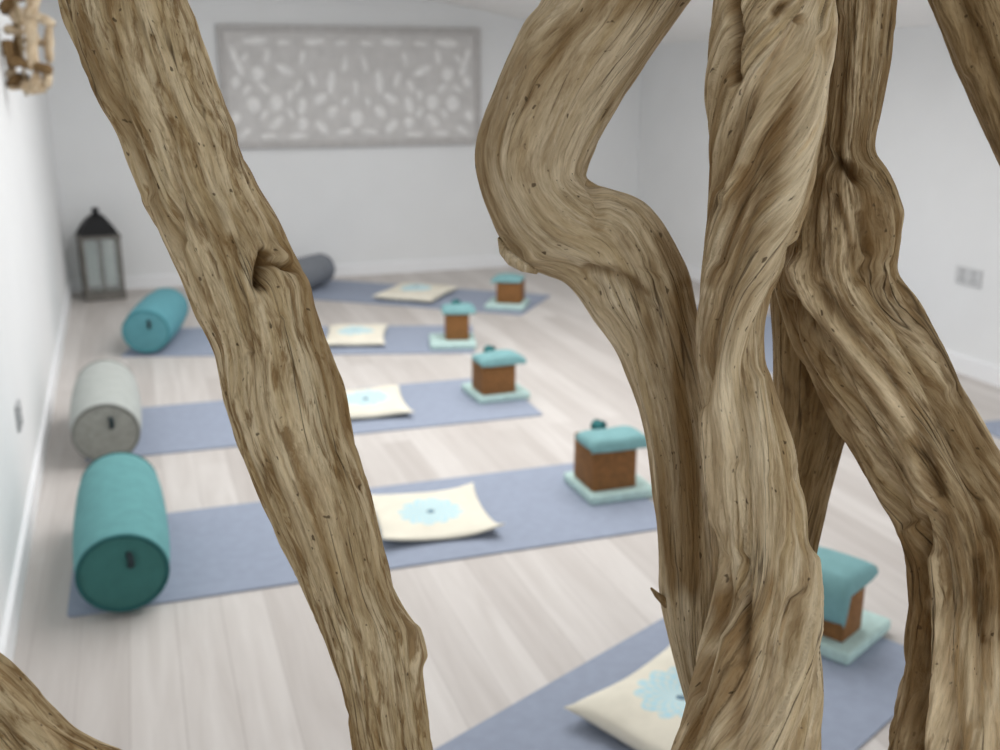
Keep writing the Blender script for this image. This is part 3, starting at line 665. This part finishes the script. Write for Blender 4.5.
# ---------------------------------------------------------------- lantern
M_iron = plain('black_iron', (.008, .008, .009), .75, 0, .1, 20)
M_frame = plain('weathered_grey_wood', (.17, .16, .145), .8, 0, .2, 30)
m, nt, b = new_mat('lantern_glass'); b.inputs['Base Color'].default_value = (.86, .93, .92, 1); b.inputs['Roughness'].default_value = .08
b.inputs['Transmission Weight'].default_value = .85; b.inputs['IOR'].default_value = 1.06
nz = noise(nt, N(nt, 'ShaderNodeTexCoord').outputs['Object'], 14, 2); nt.links.new(ramp(nt, nz, [(.3, (.88, .94, .93)), (.7, (.95, .98, .97))]), b.inputs['Base Color'])
M_glass = m
lan = empty('lantern', (-.258, 7.22, 0.0005), math.radians(7), 'tall black topped glass lantern on the floor in the far left corner', 'lantern')
lw, lb, lt = .255, .045, .40
bm = bmesh.new(); add_box(bm, (0, 0, lb / 2), (lw, lw, lb), .006); add_box(bm, (0, 0, lb + .006), (lw - .03, lw - .03, .012), .003)
from_bm('base', bm, M_frame, lan)
hw = lw / 2 - .016
for sx in (-1, 1):
    for sy in (-1, 1):
        bm = bmesh.new(); add_box(bm, (sx * hw, sy * hw, (lb + lt) / 2 + .004), (.024, .024, lt - lb - .008), .003)
        from_bm('post', bm, M_frame, lan)
for ax, sg in (('x', -1), ('x', 1), ('y', -1), ('y', 1)):
    bm = bmesh.new(); c = (sg * hw, 0, (lb + lt) / 2 + .004) if ax == 'x' else (0, sg * hw, (lb + lt) / 2 + .004)
    s = (.004, 2 * hw - .026, lt - lb - .03) if ax == 'x' else (2 * hw - .026, .004, lt - lb - .03)
    add_box(bm, c, s); pane = from_bm('pane', bm, M_glass, lan)
    bm = bmesh.new()
    s2 = (.010, .012, lt - lb - .03) if ax == 'x' else (.012, .010, lt - lb - .03)
    add_box(bm, c, s2, .002); from_bm('glazing_bar', bm, M_frame, pane)
bm = bmesh.new(); add_box(bm, (0, 0, lt + .008), (lw + .004, lw + .004, .022), .004); from_bm('top_rail', bm, M_frame, lan)
bm = bmesh.new()
prev = None
for sz, z in ((lw / 2 - .012, lt + .019), (lw / 2 - .010, lt + .030), (lw / 2 - .036, lt + .075), (lw / 2 - .068, lt + .118), (.045, lt + .128), (.045, lt + .137)):
    ring = [bm.verts.new((a * sz, c * sz, z)) for a, c in ((-1, -1), (1, -1), (1, 1), (-1, 1))]
    if prev is None: bm.faces.new(ring[::-1])
    else:
        for k in range(4): bm.faces.new((prev[k], prev[(k + 1) % 4], ring[(k + 1) % 4], ring[k]))
    prev = ring
bm.faces.new(prev)
from_bm('roof', bm, M_iron, lan)
bm = bmesh.new(); add_lathe(bm, [(0, lt + .137), (.028, lt + .138), (.03, lt + .15), (.014, lt + .156), (.026, lt + .172), (.02, lt + .185), (0, lt + .192)], 20); from_bm('finial', bm, M_iron, lan, True)

# ---------------------------------------------------------------- driftwood hanging by the left wall
M_stick = wood_mat('bleached_sticks', (.80, .68, .50), (.62, .48, .32), (.33, .20, .10), .60)
M_stick_dark = wood_mat('brown_sticks', (.36, .24, .12), (.25, .15, .065), (.13, .075, .03), .5)
M_rope = cloth('jute_cord', (.42, .33, .21), .15, 80)
Yh = 4.5
hx = lambda px, py, dy=0: at_y(px, py, Yh + dy)
top = hx(20, -150)
hang = empty('driftwood_hanging', (0, 0, 0), 0, 'bundle of pale driftwood sticks hanging at the top of the left wall', 'wall hanging')
bm = bmesh.new(); xw = lx(Yh)
add_tube(bm, [(xw + .07, Yh, 1.32), (xw + .075, Yh, 1.6), (xw + .07, Yh, 1.9), (xw + .03, Yh, 2.05), (xw + .006, Yh, 2.10)], .006, 8)
from_bm('cord', bm, M_rope, hang, True)
bm = bmesh.new(); add_tube(bm, [(xw + .0005, Yh, 2.10), (xw + .03, Yh, 2.10), (xw + .035, Yh, 2.115)], .005, 8); from_bm('hook', bm, M_iron, hang, True)
def stick(a, b, r, dy0=0.0, dy1=0.0, seed=0):
    rr = random.Random(seed)
    A_, B_ = Vector(hx(*a, dy0)), Vector(hx(*b, dy1)); n = 9; pts, rad = [], []
    for i in range(n):
        f = i / (n - 1); p = A_.lerp(B_, f) + Vector((rr.uniform(-1, 1), rr.uniform(-1, 1), rr.uniform(-1, 1))) * r * .22
        p.x = max(p.x, xw + r * 1.1 + .002)
        pts.append(p); rad.append(r * (.85 + .3 * rr.random()) * (.8 if i in (0, n - 1) else 1))
    bm = bmesh.new(); add_tube(bm, pts, rad, 12)
    me_o = from_bm('driftwood_stick', bm, M_stick_dark if seed % 3 == 0 else M_stick, hang, True)
    me = me_o.data; at = me.attributes.new('grain', 'FLOAT_VECTOR', 'POINT')
    d = (B_ - A_).normalized(); e1 = d.orthogonal().normalized(); e2 = d.cross(e1)
    vals = []
    for v in me.vertices: vals += [v.co.dot(e1), v.co.dot(e2), v.co.dot(d) + seed]
    at.data.foreach_set('vector', vals)
PXM = 1 / 1037 * 4.3
SK = [((31, 18), (34, 70), 5.5, -.05, -.05), ((48, 26), (50, 62), 4, 0, 0), ((10, 60), (51, 71), 4.5, -.02, -.07), ((28, 13), (53, 24), 4.2, -.05, -.04), ((38, -14), (29, 18), 5.5, -.04, -.06), ((6, 86), (26, 78), 6.5, 0, .02),
      ((22, 84), (46, 88), 6, -.02, 0), ((49, 66), (47, 87), 4, -.02, -.02), ((17, 24), (20, 62), 4.5, .02, .04), ((2, 28), (24, 33), 4, .02, 0), ((4, 4), (24, 22), 6.5, .05, .02), ((2, 12), (20, -8), 6, .04, .02), ((3, 58), (22, 54), 4.5, .05, .06), ((8, 70), (10, 90), 5, .03, .02),
      ((2, -18), (42, -14), 5, .03, -.03), ((12, -44), (28, -8), 5, -.02, -.03), ((2, -40), (38, -34), 5, 0, -.04), ((40, -48), (36, -12), 4.5, .02, 0), ((6, -66), (40, -60), 5, -.03, .02), ((22, -86), (26, -50), 5, -.03, -.04), ((4, 40), (14, 66), 5, .0, .0), ((38, 74), (30, 92), 4.5, -.05, -.03), ((24, 40), (46, 44), 3.5, .04, .03)]
for i, (a, b_, r, d0, d1) in enumerate(SK): stick(a, b_, r * 1.0 * PXM, d0, d1, i + 1)

# ---------------------------------------------------------------- sockets
M_plastic = plain('grey_plastic', (.60, .61, .62), .4, 0, .02, 5)
M_plastic2 = plain('mid_grey_plastic', (.42, .43, .44), .4, 0, .02, 5)
def socket(loc, rz, w, h, label, face, gangs):
    root = empty('wall_socket', loc, rz, label, 'wall socket')
    bm = bmesh.new(); add_box(bm, (0, .005, h / 2), (w, .009, h), .003, 2); from_bm('faceplate', bm, face, root)
    for g in range(gangs):
        x = (g - (gangs - 1) / 2) * w / gangs * .9
        bm = bmesh.new(); add_box(bm, (x, .0105, h * .78), (w / gangs * .2, .006, h * .2), .001); from_bm('rocker', bm, M_plastic2, root)
        bm = bmesh.new()
        for dx, dz in ((0, .48), (-.16, .26), (.16, .26)): add_box(bm, (x + dx * w / gangs, .0098, h * dz), (w / gangs * .09, .002, h * .1))
        from_bm('pin_slots', bm, M_dark, root)
    return root
socket((RX - .0005, 3.90, .430), PI / 2, .165, .085, 'double grey socket low on the right wall', M_plastic, 2)
socket((lx(3.45) + .0005, 3.45, .315), -PI / 2, .09, .085, 'small grey socket low on the left wall', M_plastic2, 1)

# ---------------------------------------------------------------- light
w = bpy.data.worlds.new('daylight'); bpy.context.scene.world = w; w.use_nodes = True
bg = w.node_tree.nodes['Background']; bg.inputs['Color'].default_value = (.94, .97, 1.0, 1); bg.inputs['Strength'].default_value = 1.0
def area(name, loc, rot, sx, sy, power, col):
    l = bpy.data.lights.new(name, 'AREA'); l.shape = 'RECTANGLE'; l.size = sx; l.size_y = sy; l.energy = power; l.color = col
    o = bpy.data.objects.new(name, l); COL.objects.link(o); o.location = loc; o.rotation_euler = rot; return o
xm = (OPX0 + OPX1) / 2
area('ceiling_fill_light', (xm, (OPY0 + OPY1) / 2, zc(xm) + .14), (0, math.atan(SL), 0), OPX1 - OPX0, OPY1 - OPY0, 62, (1, .985, .96))  # unseen fill lamp, added above the ceiling to brighten the middle of the room

# ---------------------------------------------------------------- camera
cam = bpy.data.cameras.new('camera'); co = bpy.data.objects.new('camera', cam); COL.objects.link(co)
cam.sensor_width = 36; cam.lens = 36 * F / 1000; cam.clip_start = .02
right, up, back = R[:, 0], -R[:, 1], -R[:, 2]
co.matrix_world = Matrix(((right[0], up[0], back[0], CAM[0]), (right[1], up[1], back[1], CAM[1]), (right[2], up[2], back[2], CAM[2]), (0, 0, 0, 1)))
cam.dof.use_dof = True; cam.dof.focus_distance = .84; cam.dof.aperture_fstop = 6.3
sc = bpy.context.scene; sc.camera = co
sc.view_settings.view_transform = 'Standard'; sc.view_settings.look = 'None'; sc.view_settings.gamma = 1.0; sc.view_settings.exposure = 0.0
try: sc.view_settings.use_curve_mapping = False
except Exception: pass
sc.cycles.use_denoising = True
sc.cycles.max_bounces = 10; sc.cycles.diffuse_bounces = 6
